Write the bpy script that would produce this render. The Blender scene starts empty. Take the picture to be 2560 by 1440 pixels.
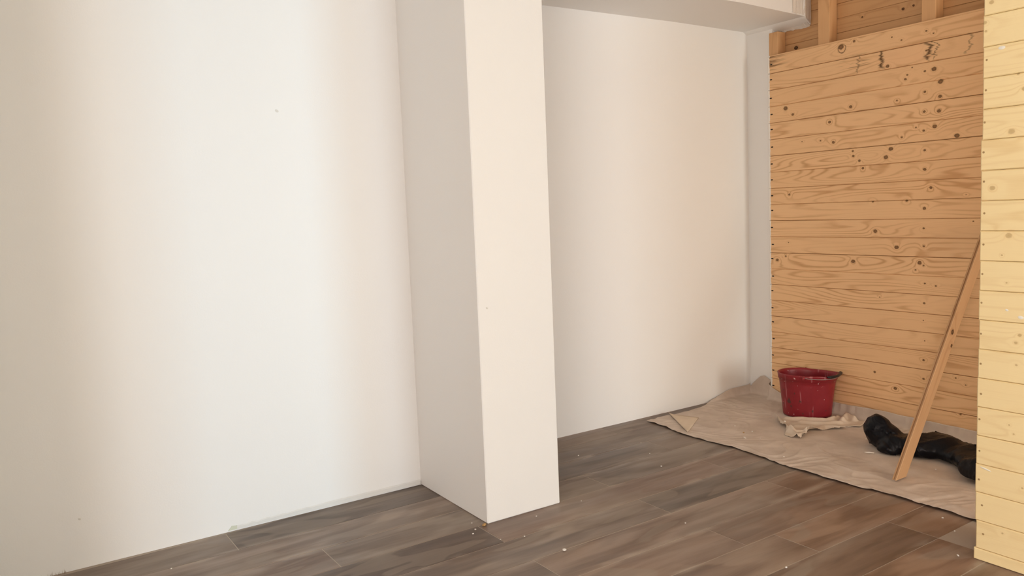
import bpy, bmesh, math, random
from mathutils import Vector, Matrix, noise as mnoise

random.seed(7)
C = bpy.context.scene.collection
S = bpy.context.scene

# ------------------------------------------------------------------ camera
cam = bpy.data.cameras.new('camera')
cam.sensor_width = 36.0
cam.lens = 36.0 * 1979.87 / 2560.0
cam.shift_y = -2.2 / 2560.0
cam.clip_start = 0.05
cam_o = bpy.data.objects.new('camera', cam)
C.objects.link(cam_o)
cr, cu, cf = Vector((0.8363, -0.5468, -0.0404)), Vector((0.0871, 0.0600, 0.9944)), Vector((0.5413, 0.8351, -0.0979))
cr.normalize(); cf = (cf - cf.dot(cr) * cr).normalized(); cu = cr.cross(cf)
cam_o.matrix_world = Matrix(((cr.x, cu.x, -cf.x, -4.2738), (cr.y, cu.y, -cf.y, -3.4733), (cr.z, cu.z, -cf.z, 1.342), (0, 0, 0, 1)))
S.camera = cam_o

# ------------------------------------------------------------------ view, world, lights
S.view_settings.view_transform = 'Standard'
S.view_settings.look = 'None'
S.view_settings.gamma = 1.0
S.view_settings.use_curve_mapping = False
S.view_settings.exposure = 0.0
w = bpy.data.worlds.new('daylight_sky')
S.world = w
w.use_nodes = True
bg = w.node_tree.nodes['Background']
bg.inputs[0].default_value = (0.80, 0.90, 1.0, 1)
bg.inputs[1].default_value = 0.05


def area(name, loc, aim, sx, sy, power, col, spread=180):
    l = bpy.data.lights.new(name, 'AREA')
    l.shape = 'RECTANGLE'; l.size = sx; l.size_y = sy
    l.energy = power; l.color = col; l.spread = math.radians(spread)
    o = bpy.data.objects.new(name, l)
    C.objects.link(o)
    o.location = loc
    o.rotation_euler = (Vector(aim) - Vector(loc)).to_track_quat('-Z', 'Y').to_euler()
    return o


# daylight enters by the shop window, a side window and the entrance passage
area('shop_window_daylight', (-2.25, -6.25, 0.75), (-2.25, 0, 0.9), 1.5, 1.3, 91, (0.846, 0.942, 1.0))
area('side_window_daylight', (-6.15, -4.6, 1.3), (0, -4.6, 1.3), 2.0, 2.2, 113, (1.0, 0.858, 0.77))
area('sky_through_passage', (-3.45, -12.0, 1.5), (-3.5, 0, 1.35), 0.42, 2.2, 30, (0.36, 0.73, 1.0), 60)
area('corridor_fill_light', (-0.62, -6.25, 1.15), (-0.62, 0, 1.15), 1.0, 2.0, 83, (0.985, 1.0, 0.945))  # unseen light added down the corridor to brighten the alcove


# ------------------------------------------------------------------ helpers
def mesh_obj(name, verts, faces, mat=None, parent=None, smooth=False, kind=None):
    me = bpy.data.meshes.new(name)
    me.from_pydata([tuple(v) for v in verts], [], faces)
    me.update()
    if smooth:
        me.polygons.foreach_set('use_smooth', [True] * len(me.polygons))
    o = bpy.data.objects.new(name, me)
    C.objects.link(o)
    if mat:
        me.materials.append(mat)
    if parent:
        o.parent = parent
    if kind:
        o['kind'] = kind
    return o


def bm_obj(name, bm, mat=None, parent=None, smooth=False, kind=None):
    me = bpy.data.meshes.new(name)
    bm.normal_update()
    bm.to_mesh(me); bm.free()
    if smooth:
        me.polygons.foreach_set('use_smooth', [True] * len(me.polygons))
    o = bpy.data.objects.new(name, me)
    C.objects.link(o)
    if mat:
        me.materials.append(mat)
    if parent:
        o.parent = parent
    if kind:
        o['kind'] = kind
    return o


def box_bm(x0, x1, y0, y1, z0, z1, bev=0.0, bm=None):
    own = bm is None
    bm = bm or bmesh.new()
    vs = [bm.verts.new((x, y, z)) for x in (x0, x1) for y in (y0, y1) for z in (z0, z1)]
    fs = [(0, 1, 3, 2), (4, 6, 7, 5), (0, 4, 5, 1), (2, 3, 7, 6), (0, 2, 6, 4), (1, 5, 7, 3)]
    nf = [bm.faces.new([vs[i] for i in f]) for f in fs]
    if bev and own:
        bmesh.ops.bevel(bm, geom=list(bm.edges), offset=bev, segments=1, affect='EDGES', profile=0.5)
    return bm


def box(name, x0, x1, y0, y1, z0, z1, mat, parent=None, bev=0.0, kind=None):
    return bm_obj(name, box_bm(x0, x1, y0, y1, z0, z1, bev), mat, parent, kind=kind)


def empty(name, loc):
    o = bpy.data.objects.new(name, None)
    C.objects.link(o); o.location = loc
    o.empty_display_size = 0.1
    return o


def tag(o, label, cat, group=None, kind=None):
    o['label'] = label; o['category'] = cat
    if group: o['group'] = group
    if kind: o['kind'] = kind
    return o


def keep(o, parent):
    """parent without moving (parents that are Empties off the origin)"""
    o.parent = parent
    o.matrix_parent_inverse = Matrix.Translation(parent.location).inverted()


# ------------------------------------------------------------------ node helpers
class NT:
    def __init__(self, name):
        self.m = bpy.data.materials.new(name)
        self.m.use_nodes = True
        self.t = self.m.node_tree
        self.b = self.t.nodes['Principled BSDF']

    def n(self, typ, **kw):
        x = self.t.nodes.new(typ)
        for k, v in kw.items():
            setattr(x, k, v)
        return x

    def put(self, sock, v):
        if isinstance(v, bpy.types.NodeSocket):
            self.t.links.new(v, sock)
        elif isinstance(v, (tuple, list)) and len(v) == 3 and sock.type == 'RGBA':
            sock.default_value = (*v, 1)
        else:
            sock.default_value = v

    def math(self, op, a, b=None, c=None, clamp=False):
        x = self.n('ShaderNodeMath', operation=op, use_clamp=clamp)
        self.put(x.inputs[0], a)
        if b is not None: self.put(x.inputs[1], b)
        if c is not None: self.put(x.inputs[2], c)
        return x.outputs[0]

    def vec(self, op, a, b=None):
        x = self.n('ShaderNodeVectorMath', operation=op)
        self.put(x.inputs[0], a)
        if b is not None: self.put(x.inputs[1], b)
        return x.outputs['Value'] if op in ('LENGTH', 'DISTANCE', 'DOT_PRODUCT') else x.outputs[0]

    def comb(self, x, y, z):
        c = self.n('ShaderNodeCombineXYZ')
        for i, v in enumerate((x, y, z)): self.put(c.inputs[i], v)
        return c.outputs[0]

    def sep(self, v):
        s = self.n('ShaderNodeSeparateXYZ'); self.put(s.inputs[0], v)
        return s.outputs

    def noise(self, v, scale=1.0, detail=2.0, rough=0.5, dist=0.0):
        x = self.n('ShaderNodeTexNoise', noise_dimensions='3D')
        self.put(x.inputs['Vector'], v)
        x.inputs['Scale'].default_value = scale; x.inputs['Detail'].default_value = detail
        x.inputs['Roughness'].default_value = rough; x.inputs['Distortion'].default_value = dist
        return x.outputs[0]

    def mix(self, f, a, b, blend='MIX'):
        x = self.n('ShaderNodeMix', data_type='RGBA', blend_type=blend)
        self.put(x.inputs[0], f); self.put(x.inputs[6], a); self.put(x.inputs[7], b)
        return x.outputs[2]

    def rng(self, v, a, b, c=0.0, d=1.0):
        x = self.n('ShaderNodeMapRange', interpolation_type='SMOOTHSTEP')
        self.put(x.inputs[0], v)
        for i, q in enumerate((a, b, c, d)): self.put(x.inputs[i + 1], q)
        return x.outputs[0]

    def bump(self, h, strength, dist):
        x = self.n('ShaderNodeBump')
        x.inputs['Strength'].default_value = strength; x.inputs['Distance'].default_value = dist
        self.put(x.inputs['Height'], h)
        self.t.links.new(x.outputs[0], self.b.inputs['Normal'])

    def set(self, color=None, rough=None, spec=None, metal=None):
        if color is not None: self.put(self.b.inputs['Base Color'], color)
        if rough is not None: self.put(self.b.inputs['Roughness'], rough)
        if spec is not None: self.b.inputs['Specular IOR Level'].default_value = spec
        if metal is not None: self.b.inputs['Metallic'].default_value = metal
        return self.m

    def pos(self):
        return self.n('ShaderNodeNewGeometry').outputs['Position']

    def objco(self):
        return self.n('ShaderNodeTexCoord').outputs['Object']

    def rand(self):
        return self.n('ShaderNodeObjectInfo').outputs['Random']


def plaster(name, col, rough=0.62, bump=0.06):
    t = NT(name)
    p = t.pos()
    big = t.noise(p, 1.3, 3, 0.55)
    c = t.mix(t.math('MULTIPLY', big, 0.12), col, tuple(x * 0.93 for x in col))
    fine = t.noise(p, 140, 2, 0.6)
    mid = t.noise(p, 9, 3, 0.5)
    t.bump(t.math('ADD', t.math('MULTIPLY', fine, 0.5), mid), bump, 0.01)
    return t.set(c, rough, 0.3)


def wood(name, u, v, light, dark, knots=(), knot_col=(0.05, 0.022, 0.008), amp=0.6, freq=3.0, coords='pos', edge_paint=None, stain=False, knot_amt=1.0, tone=0.25):
    """pine: grain runs along axis u, v is across; knots are (u, v, radius) in metres"""
    t = NT(name)
    P = t.pos() if coords == 'pos' else t.objco()
    s = t.sep(P)
    R = t.rand()
    U, V = s[u], s[v]
    W = s[3 - u - v]
    k = None
    for (ku, kv, kr) in knots:
        a = t.math('MULTIPLY', t.math('SUBTRACT', U, ku), 0.8 / kr)
        b = t.math('MULTIPLY', t.math('SUBTRACT', V, kv), 1.0 / kr)
        d = t.math('SQRT', t.math('MULTIPLY_ADD', a, a, t.math('MULTIPLY', b, b)))
        k = d if k is None else t.math('MINIMUM', k, d)
    if k is None:
        kk = t.math('ADD', 50.0, 0.0)
    else:
        kk = k
    ur = t.math('MULTIPLY_ADD', R, 41.0, U)
    field = t.noise(t.comb(t.math('MULTIPLY', ur, 0.75), t.math('MULTIPLY', V, 7.5), t.math('MULTIPLY_ADD', R, 17.0, t.math('MULTIPLY', W, 4.0))), 1.0, 1.2, 0.45)
    swirl = t.math('EXPONENT', t.math('MULTIPLY', kk, -0.55))
    wob = t.noise(t.comb(t.math('MULTIPLY', ur, 5.0), t.math('MULTIPLY', V, 40.0), R), 1.0, 2, 0.5)
    f2 = t.math('ADD', t.math('MULTIPLY_ADD', swirl, 0.20, field), t.math('MULTIPLY', wob, 0.035))
    ph = t.math('MULTIPLY', f2, freq * 6.2832 * 4.0)
    ring = t.math('MULTIPLY_ADD', t.math('SINE', ph), 0.5, 0.5)
    ring = t.math('POWER', ring, 3.8)
    where = t.rng(t.noise(t.comb(t.math('MULTIPLY', ur, 1.3), t.math('MULTIPLY', V, 7.0), t.math('MULTIPLY', R, 9.0)), 1.0, 2, 0.5), 0.35, 0.66, 0.15, 1.0)
    ring = t.math('MULTIPLY', ring, where)
    fib = t.noise(t.comb(t.math('MULTIPLY', ur, 4.0), t.math('MULTIPLY', V, 260.0), t.math('MULTIPLY', W, 260.0)), 1.0, 2, 0.6)
    g = t.math('ADD', t.math('MULTIPLY', ring, amp), t.math('MULTIPLY', t.math('SUBTRACT', fib, 0.5), 0.35), clamp=True)
    col = t.mix(g, light, dark)
    # board to board tone and soft patches along the board
    patch = t.noise(t.comb(t.math('MULTIPLY', ur, 1.7), t.math('MULTIPLY', V, 3.0), R), 1.0, 2, 0.5)
    tn = t.math('ADD', t.math('MULTIPLY', R, 0.6), t.math('MULTIPLY', patch, 0.7), clamp=True)
    col = t.mix(t.math('MULTIPLY', tn, tone), col, tuple(d * 1.15 for d in dark))
    if stain:
        # resin and water marks on the two uppermost boards: ragged dark edges, a paler area between them, dark streaks
        nv = t.noise(t.comb(t.math('MULTIPLY', V, 26.0), t.math('MULTIPLY', U, 3.0), 2.0), 1.0, 3, 0.6)
        nw = t.noise(t.comb(t.math('MULTIPLY', V, 70.0), t.math('MULTIPLY', U, 9.0), 6.0), 1.0, 2, 0.6)
        inv = t.math('MULTIPLY', t.rng(V, 2.035, 2.06), t.rng(V, 2.135, 2.15, 1.0, 0.0))
        for u0, wd, st in ((-0.80, 0.016, 0.95), (-1.075, 0.017, 0.9), (-1.29, 0.010, 0.5), (-1.11, 0.006, 0.7), (-0.66, 0.008, 0.55)):
            off = t.math('MULTIPLY', t.math('SUBTRACT', nv, 0.5), 0.16)
            dd = t.math('ABSOLUTE', t.math('SUBTRACT', t.math('ADD', U, off), u0))
            ln = t.rng(dd, 0.0, t.math('MULTIPLY_ADD', nw, wd * 2.2, wd * 0.05), 1.0, 0.0)
            col = t.mix(t.math('MULTIPLY', t.math('MULTIPLY', ln, inv), st), col, knot_col)
        pale = t.math('MULTIPLY', t.math('MULTIPLY', t.rng(U, -0.80, -0.84), t.rng(U, -1.07, -1.03)), inv)
        col = t.mix(t.math('MULTIPLY', pale, 0.6), col, tuple(x * y for x, y in zip(light, (1.0, 0.95, 0.95))))
        sv = t.noise(t.comb(t.math('MULTIPLY', U, 4.0), t.math('MULTIPLY', V, 75.0), 8.0), 1.0, 3, 0.6)
        e = t.math('MULTIPLY', t.rng(V, 2.15, 2.18), t.rng(U, -0.22, -0.04))
        col = t.mix(t.math('MULTIPLY', t.math('MULTIPLY', e, t.rng(sv, 0.45, 0.62)), 0.8), col, tuple(c * 1.6 for c in knot_col))
        e2 = t.math('MULTIPLY', t.math('MULTIPLY', t.rng(U, -0.50, -0.60), t.rng(U, -0.76, -0.68)), t.math('MULTIPLY', t.rng(V, 2.06, 2.09), t.rng(V, 2.16, 2.14)))
        col = t.mix(t.math('MULTIPLY', t.math('MULTIPLY', e2, t.rng(sv, 0.5, 0.6)), 0.6), col, tuple(c * 2 for c in knot_col))
        # swirl round the big knot
        cx_, cy_ = t.math('SUBTRACT', U, -0.555), t.math('SUBTRACT', V, 2.205)
        rr = t.math('SQRT', t.math('MULTIPLY_ADD', cx_, cx_, t.math('MULTIPLY', cy_, cy_)))
        rn = t.math('MULTIPLY_ADD', t.math('SUBTRACT', nv, 0.5), 0.03, rr)
        col = t.mix(t.math('MULTIPLY', t.rng(t.math('ABSOLUTE', t.math('SUBTRACT', rn, 0.026)), 0.0, 0.0045, 1.0, 0.0), 0.8), col, knot_col)
    if knots:
        kn = t.noise(P, 90, 2, 0.6)
        kd = t.math('ADD', k, t.math('MULTIPLY', t.math('SUBTRACT', kn, 0.5), 0.7))
        halo = t.rng(kd, 1.0, 1.9, 0.22, 0.0)
        rim = t.rng(kd, 0.72, 1.12, 1.0, 0.0)
        heart = t.rng(kd, 0.15, 0.75, 0.65, 0.0)
        col = t.mix(halo, col, tuple(x * 1.1 for x in dark))
        col = t.mix(t.math('MULTIPLY', rim, knot_amt), col, knot_col)
        col = t.mix(t.math('MULTIPLY', heart, knot_amt), col, tuple(0.55 * d + 0.45 * q for d, q in zip(dark, knot_col)))
    if edge_paint is not None:
        n = t.noise(t.comb(0.0, t.math('MULTIPLY', U, 20.0), t.math('MULTIPLY', V, 38.0)), 1.0, 2, 0.6)
        e = t.rng(t.math('ADD', U, t.math('MULTIPLY', t.math('SUBTRACT', n, 0.5), 0.012)), edge_paint - 0.0015, edge_paint + 0.001)
        col = t.mix(e, col, (0.90, 0.86, 0.80))
    t.bump(t.math('ADD', t.math('MULTIPLY', ring, -0.4), fib), 0.12, 0.002)
    return t.set(col, 0.6, 0.25)


def simple(name, col, rough=0.5, spec=0.4, var=0.15, scale=30, bump=0.0, metal=0.0):
    t = NT(name)
    n = t.noise(t.pos(), scale, 3, 0.6)
    c = t.mix(t.math('MULTIPLY', n, var * 2), col, tuple(x * (1 - var) for x in col))
    if bump: t.bump(n, bump, 0.004)
    return t.set(c, rough, spec, metal)


# knots and nail stains of the back cladding (along the wall y, height z, radius)
CK = [(-0.549, 2.214, 0.0181), (-0.634, 2.232, 0.0083), (-0.866, 2.208, 0.0049), (-0.922, 2.181, 0.0054), (-1.1, 2.182, 0.0047), (-1.061, 2.202, 0.0059), (-0.841, 2.054, 0.0111), (-1.062, 2.099, 0.0059), (-0.984, 2.023, 0.0042), (-1.105, 1.995, 0.014), (-1.055, 1.992, 0.0065), (-0.957, 1.988, 0.006), (-0.946, 1.966, 0.0078), (-1.141, 1.924, 0.014), (-1.056, 1.883, 0.0077), (-1.139, 1.847, 0.0105), (-0.613, 1.86, 0.0103), (-0.898, 1.857, 0.0055), (-1.054, 1.777, 0.0083), (-1.134, 1.771, 0.0111), (-0.472, 1.787, 0.0099), (-1.112, 1.692, 0.0123), (-1.052, 1.676, 0.0071), (-1.009, 1.697, 0.0048), (-1.231, 1.631, 0.0138), (-0.928, 1.652, 0.0061), (-0.498, 1.664, 0.0099), (-0.409, 1.682, 0.006), (-0.277, 1.688, 0.0041), (-0.864, 1.594, 0.0136), (-0.627, 1.601, 0.0071), (-1.059, 1.57, 0.0071), (-0.631, 1.572, 0.0084), (-0.21, 1.864, 0.0097), (-0.156, 1.908, 0.0153), (-0.67, 1.542, 0.0083), (-0.835, 1.549, 0.0137), (-0.692, 1.497, 0.0083), (-1.06, 1.467, 0.0095), (-1.095, 1.367, 0.0089), (-0.179, 1.363, 0.0084), (-0.755, 1.3, 0.0057), (-0.959, 1.3, 0.0073), (-1.06, 1.255, 0.0096), (-0.772, 1.13, 0.0121), (-0.902, 1.039, 0.013), (-0.63, 0.95, 0.0131), (-1.036, 0.956, 0.0121), (-1.059, 0.941, 0.0054), (-1.013, 0.915, 0.0055), (-0.083, 0.941, 0.0108), (-0.149, 0.968, 0.0064), (-0.171, 1.057, 0.0042), (-1.128, 0.832, 0.0054), (-1.282, 1.322, 0.0029), (-1.321, 1.182, 0.0046), (-1.067, 0.842, 0.006), (-1.065, 0.732, 0.0067), (-1.058, 1.146, 0.0066), (-1.059, 1.048, 0.0066), (-0.802, 0.747, 0.0038), (-0.772, 0.301, 0.0081), (-0.901, 0.224, 0.0106), (-1.065, 0.412, 0.0068), (-1.066, 0.306, 0.0068), (-1.243, 0.339, 0.005), (-1.296, 0.309, 0.0041), (-1.27, 0.143, 0.0058), (-1.061, 0.636, 0.0038), (-1.07, 0.522, 0.0038)]
DK = [(-2.061, 1.974, 0.0068), (-2.04, 1.911, 0.0068), (-2.044, 1.882, 0.0041), (-2.15, 1.722, 0.004), (-2.169, 1.671, 0.0066), (-2.133, 1.535, 0.0094), (-2.075, 1.348, 0.0083), (-2.131, 1.184, 0.0096), (-2.11, 1.116, 0.0028), (-2.127, 1.021, 0.0028), (-2.173, 0.844, 0.0055), (-2.161, 0.816, 0.0055), (-2.164, 0.739, 0.0036), (-2.145, 0.524, 0.0028), (-2.16, 0.495, 0.0028), (-2.192, 0.31, 0.0033), (-2.131, 0.128, 0.0034), (-2.6, 1.3, 0.011), (-2.9, 0.8, 0.012), (-2.45, 0.45, 0.009), (-3.2, 1.6, 0.013), (-2.75, 1.85, 0.01), (-3.5, 1.05, 0.012)]
D_NAILS = [(-2.049, 1.785), (-2.048, 1.683), (-2.046, 1.574), (-2.044, 1.472), (-2.047, 1.371), (-2.05, 1.261), (-2.049, 1.152), (-2.047, 1.048), (-2.046, 0.946), (-2.046, 0.835), (-2.047, 0.727), (-2.05, 0.618), (-2.046, 0.525), (-2.048, 0.409), (-2.048, 0.303), (-2.06, 0.21), (-2.066, 0.104)]

M = {}
M['white'] = plaster('white_wall_paint', (0.90, 0.885, 0.86))
M['ceiling'] = plaster('white_ceiling_paint', (0.84, 0.83, 0.81))
M['patch'] = plaster('bare_plaster_patch', (0.80, 0.74, 0.67), 0.8, 0.3)
M['pine_old'] = wood('aged_pine', 1, 2, (0.90, 0.59, 0.325), (0.56, 0.285, 0.12), [(a, b, r * 0.85) for a, b, r in CK], (0.095, 0.042, 0.014), amp=0.72, freq=4.4, edge_paint=-0.0335, stain=True, knot_amt=0.85, tone=0.16)
M['pine_new'] = wood('fresh_pine', 1, 2, (0.95, 0.765, 0.43), (0.76, 0.52, 0.235), DK, (0.42, 0.27, 0.11), amp=0.42, freq=3.4, knot_amt=0.5, tone=0.10)
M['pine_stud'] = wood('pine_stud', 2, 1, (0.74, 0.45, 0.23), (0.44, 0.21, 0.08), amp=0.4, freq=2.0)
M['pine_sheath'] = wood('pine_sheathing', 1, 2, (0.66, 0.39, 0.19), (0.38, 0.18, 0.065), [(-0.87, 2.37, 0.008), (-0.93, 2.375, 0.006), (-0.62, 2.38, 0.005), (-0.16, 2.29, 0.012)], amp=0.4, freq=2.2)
M['pine_board'] = wood('loose_board_pine', 0, 1, (0.58, 0.365, 0.20), (0.36, 0.19, 0.085), [(0.80, 0.028, 0.012), (0.74, 0.06, 0.008), (0.03, 0.06, 0.005)], amp=0.45, freq=2.2, coords='obj')
M['nail'] = simple('dark_nail', (0.035, 0.022, 0.014), 0.6, 0.3)
M['nail_soft'] = simple('dull_nail', (0.40, 0.26, 0.115), 0.5, 0.4)


def tile_mat():
    t = NT('brown_wood_look_tile')
    P = t.pos(); s = t.sep(P); R = t.rand()
    x = t.math('MULTIPLY_ADD', R, 23.0, s[0]); y = s[1]
    streak = t.noise(t.comb(t.math('MULTIPLY', x, 1.6), t.math('MULTIPLY', y, 13.0), R), 1.0, 4, 0.55, 0.4)
    cloud = t.noise(t.comb(t.math('MULTIPLY', x, 2.2), t.math('MULTIPLY', y, 7.0), t.math('MULTIPLY', R, 5.0)), 1.0, 2, 0.45, 0.7)
    fine = t.noise(t.comb(t.math('MULTIPLY', x, 5.0), t.math('MULTIPLY', y, 120.0), R), 1.0, 2, 0.6)
    c = t.mix(t.rng(streak, 0.3, 0.7), (0.125, 0.089, 0.066), (0.245, 0.192, 0.152))
    c = t.mix(t.math('MULTIPLY', t.rng(cloud, 0.55, 0.66), 0.55), c, (0.31, 0.25, 0.195))
    c = t.mix(t.math('MULTIPLY', t.math('SUBTRACT', fine, 0.5), 0.5, clamp=True), c, (0.09, 0.06, 0.042))
    c = t.mix(t.math('MULTIPLY', R, 0.22), c, (0.20, 0.115, 0.083))
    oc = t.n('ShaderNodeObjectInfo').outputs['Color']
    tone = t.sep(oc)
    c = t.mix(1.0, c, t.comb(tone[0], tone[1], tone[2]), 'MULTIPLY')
    # dust swept into the joints
    ly = t.sep(t.objco())[1]
    ed = t.math('ABSOLUTE', t.math('ADD', ly, 0.1048))
    jn = t.noise(t.comb(t.math('MULTIPLY', s[0], 2.4), t.math('MULTIPLY', s[1], 6.0), 2.0), 1.0, 3, 0.6, 0.6)
    jd = t.math('MULTIPLY', t.rng(ed, 0.070, 0.103), t.rng(jn, 0.48, 0.66))
    c = t.mix(t.math('MULTIPLY', jd, 0.55), c, (0.46, 0.375, 0.30))
    # wiped plaster dust lying over the tiles
    dust = t.noise(t.comb(t.math('MULTIPLY', s[0], 1.1), t.math('MULTIPLY', s[1], 2.6), 4.0), 1.0, 3, 0.55, 0.8)
    c = t.mix(t.rng(dust, 0.48, 0.76, 0.0, 0.5), c, (0.42, 0.35, 0.285))
    # wiped smears with crisp edges
    sm = t.noise(t.comb(t.math('MULTIPLY', s[0], 1.5), t.math('MULTIPLY', s[1], 5.5), 9.0), 1.0, 1.5, 0.4, 1.1)
    c = t.mix(t.rng(sm, 0.575, 0.615, 0.0, 0.34), c, (0.33, 0.268, 0.212))
    c = t.mix(t.rng(sm, 0.42, 0.28, 0.0, 0.42), c, (0.110, 0.073, 0.052))
    t.bump(t.math('ADD', fine, streak), 0.05, 0.003)
    return t.set(c, t.rng(sm, 0.3, 0.65, 0.34, 0.52), 0.45)


M['tile'] = tile_mat()
M['grout'] = simple('dusty_grout', (0.56, 0.47, 0.385), 0.85, 0.2, 0.45, 1.4)


def cloth_mat(name, col, col2):
    t = NT(name)
    P = t.pos()
    n = t.noise(P, 6, 4, 0.6)
    c = t.mix(t.rng(n, 0.3, 0.7), col, col2)
    t.bump(t.noise(P, 260, 2, 0.6), 0.25, 0.002)
    return t.set(c, 0.9, 0.15)


M['fleece'] = cloth_mat('dusty_fleece_sheet', (0.69, 0.585, 0.50), (0.58, 0.48, 0.40))
M['fleece_back'] = cloth_mat('sheet_underside', (0.78, 0.65, 0.51), (0.72, 0.59, 0.45))
M['rag'] = cloth_mat('cream_rag', (0.74, 0.62, 0.50), (0.64, 0.52, 0.41))


def bucket_mat():
    t = NT('scuffed_red_plastic')
    P = t.objco(); s = t.sep(P)
    c = (0.235, 0.013, 0.022)
    n = t.noise(P, 14, 3, 0.55)
    col = t.mix(t.rng(n, 0.35, 0.7, 0.0, 0.35), c, (0.31, 0.024, 0.034))
    drip = t.noise(t.comb(t.math('MULTIPLY', s[0], 34.0), t.math('MULTIPLY', s[1], 34.0), t.math('MULTIPLY', s[2], 5.0)), 1.0, 2, 0.5)
    col = t.mix(t.rng(drip, 0.63, 0.68, 0.0, 0.40), col, (0.55, 0.24, 0.26))
    sp = t.noise(P, 62, 1, 0.4)
    col = t.mix(t.rng(sp, 0.74, 0.77, 0.0, 0.9), col, (0.75, 0.55, 0.55))
    dk = t.noise(t.vec('ADD', P, (3.1, 7.7, 1.3)), 22, 2, 0.5)
    col = t.mix(t.math('MULTIPLY', t.rng(dk, 0.66, 0.71, 0.0, 0.8), t.rng(s[2], 0.20, 0.17)), col, (0.05, 0.035, 0.03))
    return t.set(col, 0.38, 0.45)


M['bucket'] = bucket_mat()
M['wire'] = simple('grey_wire', (0.35, 0.30, 0.29), 0.4, 0.5, metal=0.6)
M['grip'] = simple('black_grip', (0.012, 0.012, 0.014), 0.4, 0.4)


def bag_mat():
    t = NT('black_bin_liner')
    P = t.pos()
    n = t.noise(P, 6, 3, 0.5, 1.2)
    r = t.math('POWER', t.math('SUBTRACT', 1.0, t.math('ABSOLUTE', t.math('MULTIPLY_ADD', n, 4.0, -2.0))), 2.0)
    t.bump(r, 0.22, 0.012)
    return t.set((0.0025, 0.0028, 0.0055), 0.38, 0.22)


M['bag'] = bag_mat()
M['chip'] = simple('white_plaster_chip', (0.85, 0.80, 0.74), 0.8, 0.2)
M['chip_brown'] = simple('ochre_chip', (0.62, 0.38, 0.16), 0.8, 0.2, 0.5, 200)
M['strip'] = simple('pale_strip', (0.80, 0.785, 0.75), 0.6, 0.3, 0.2, 12, 0.3)
M['strip_end'] = simple('greenish_strip_end', (0.68, 0.69, 0.56), 0.6, 0.3, 0.15, 30)
M['mark'] = simple('white_paint_mark', (0.88, 0.84, 0.74), 0.5, 0.3, 0.08)
M['scuff'] = simple('grey_scuff', (0.76, 0.73, 0.68), 0.7, 0.2, 0.2)
M['fibre'] = simple('dry_fibre', (0.45, 0.36, 0.27), 0.9, 0.1)
M['grey'] = simple('grey_frame', (0.25, 0.25, 0.25), 0.5, 0.4)

# ------------------------------------------------------------------ room shell
CEIL = 2.95
XB, YF = -6.2, -6.3            # far ends of the room behind the camera
box('ceiling', XB - 0.15, 0.35, YF - 0.15, 0.45, CEIL, CEIL + 0.15, M['ceiling'], kind='structure')
box('wall_back', XB, -2.55, 0.0, 0.30, 0.0, CEIL, M['white'], kind='structure')
wall_alcove = box('wall_alcove', -2.30, 0.30, 0.194, 0.40, 0.0, CEIL, M['white'], kind='structure')
col_o = box('column', -2.608, -2.221, -0.636, 0.19, 0.0, CEIL, M['white'], bev=0.004, kind='structure')

# dropped beam over the alcove, its soffit sagging a little towards the timber frame
bm = bmesh.new()
xs = [-2.35, -0.6, 0.02, 0.098]
fy = [-0.325, -0.318, -0.283, -0.272]
zb = [2.458, 2.461, 2.452, 2.412]
rows = []
for x, y, z in zip(xs, fy, zb):
    rows.append([bm.verts.new(v) for v in ((x, 0.2, z), (x, y, z), (x, y, CEIL), (x, 0.2, CEIL))])
for a, b in zip(rows, rows[1:]):
    for i in range(4):
        bm.faces.new((a[i], a[(i + 1) % 4], b[(i + 1) % 4], b[i]))
bm.faces.new(rows[0][::-1]); bm.faces.new(rows[-1])
bmesh.ops.recalc_face_normals(bm, faces=bm.faces)
beam = bm_obj('beam', bm, M['white'], kind='structure')
# bare plaster at the beam's end where it meets the frame
bm = bmesh.new()
rg = random.Random(3)
nx, nz = 14, 10
yl = lambda x: -0.2905 + 0.0185 * (x + 0.11) / 0.2
grid = []
for i in range(nx + 1):
    x = -0.1065 + i * (0.2005 / nx)
    zl = 2.456 - 0.040 * max(0, (x - 0.02)) / 0.078
    grid.append([bm.verts.new((x, yl(x) - 0.003 - rg.uniform(0, 0.0022) * (k < nz) - 0.002 * (i % 5 == 2), zl + (rg.uniform(0.0, 0.007) if k == 0 else k * 0.034))) for k in range(nz + 1)])
for a, b in zip(grid, grid[1:]):
    for k in range(nz):
        bm.faces.new((a[k], b[k], b[k + 1], a[k + 1]))
bm_obj('plaster_patch', bm, M['patch'], beam)
box('crack', -0.1095, -0.1075, -0.2945, -0.290, 2.462, 2.82, M['scuff'], beam)
# ragged filler under the beam's end
vs, fs = [], []
n = 14
for i in range(n):
    y = -0.06 - 0.205 * i / (n - 1)
    vs += [(0.096 - 0.006 - 0.028 * (0.35 + 0.65 * i / n) * rg.uniform(0.7, 1.2), y, 2.434), (0.0995, y, 2.404 - 0.004 * i / n + rg.uniform(-0.003, 0.003)), (0.0995, y, 2.46), (0.06, y, 2.46)]
for i in range(n - 1):
    for k in range(4):
        a, b = 4 * i + k, 4 * i + (k + 1) % 4
        fs.append((a, b, b + 4, a + 4))
fs += [(3, 2, 1, 0), tuple(4 * (n - 1) + k for k in range(4))]
mesh_obj('filler_bead', vs, fs, M['patch'], beam)

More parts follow.
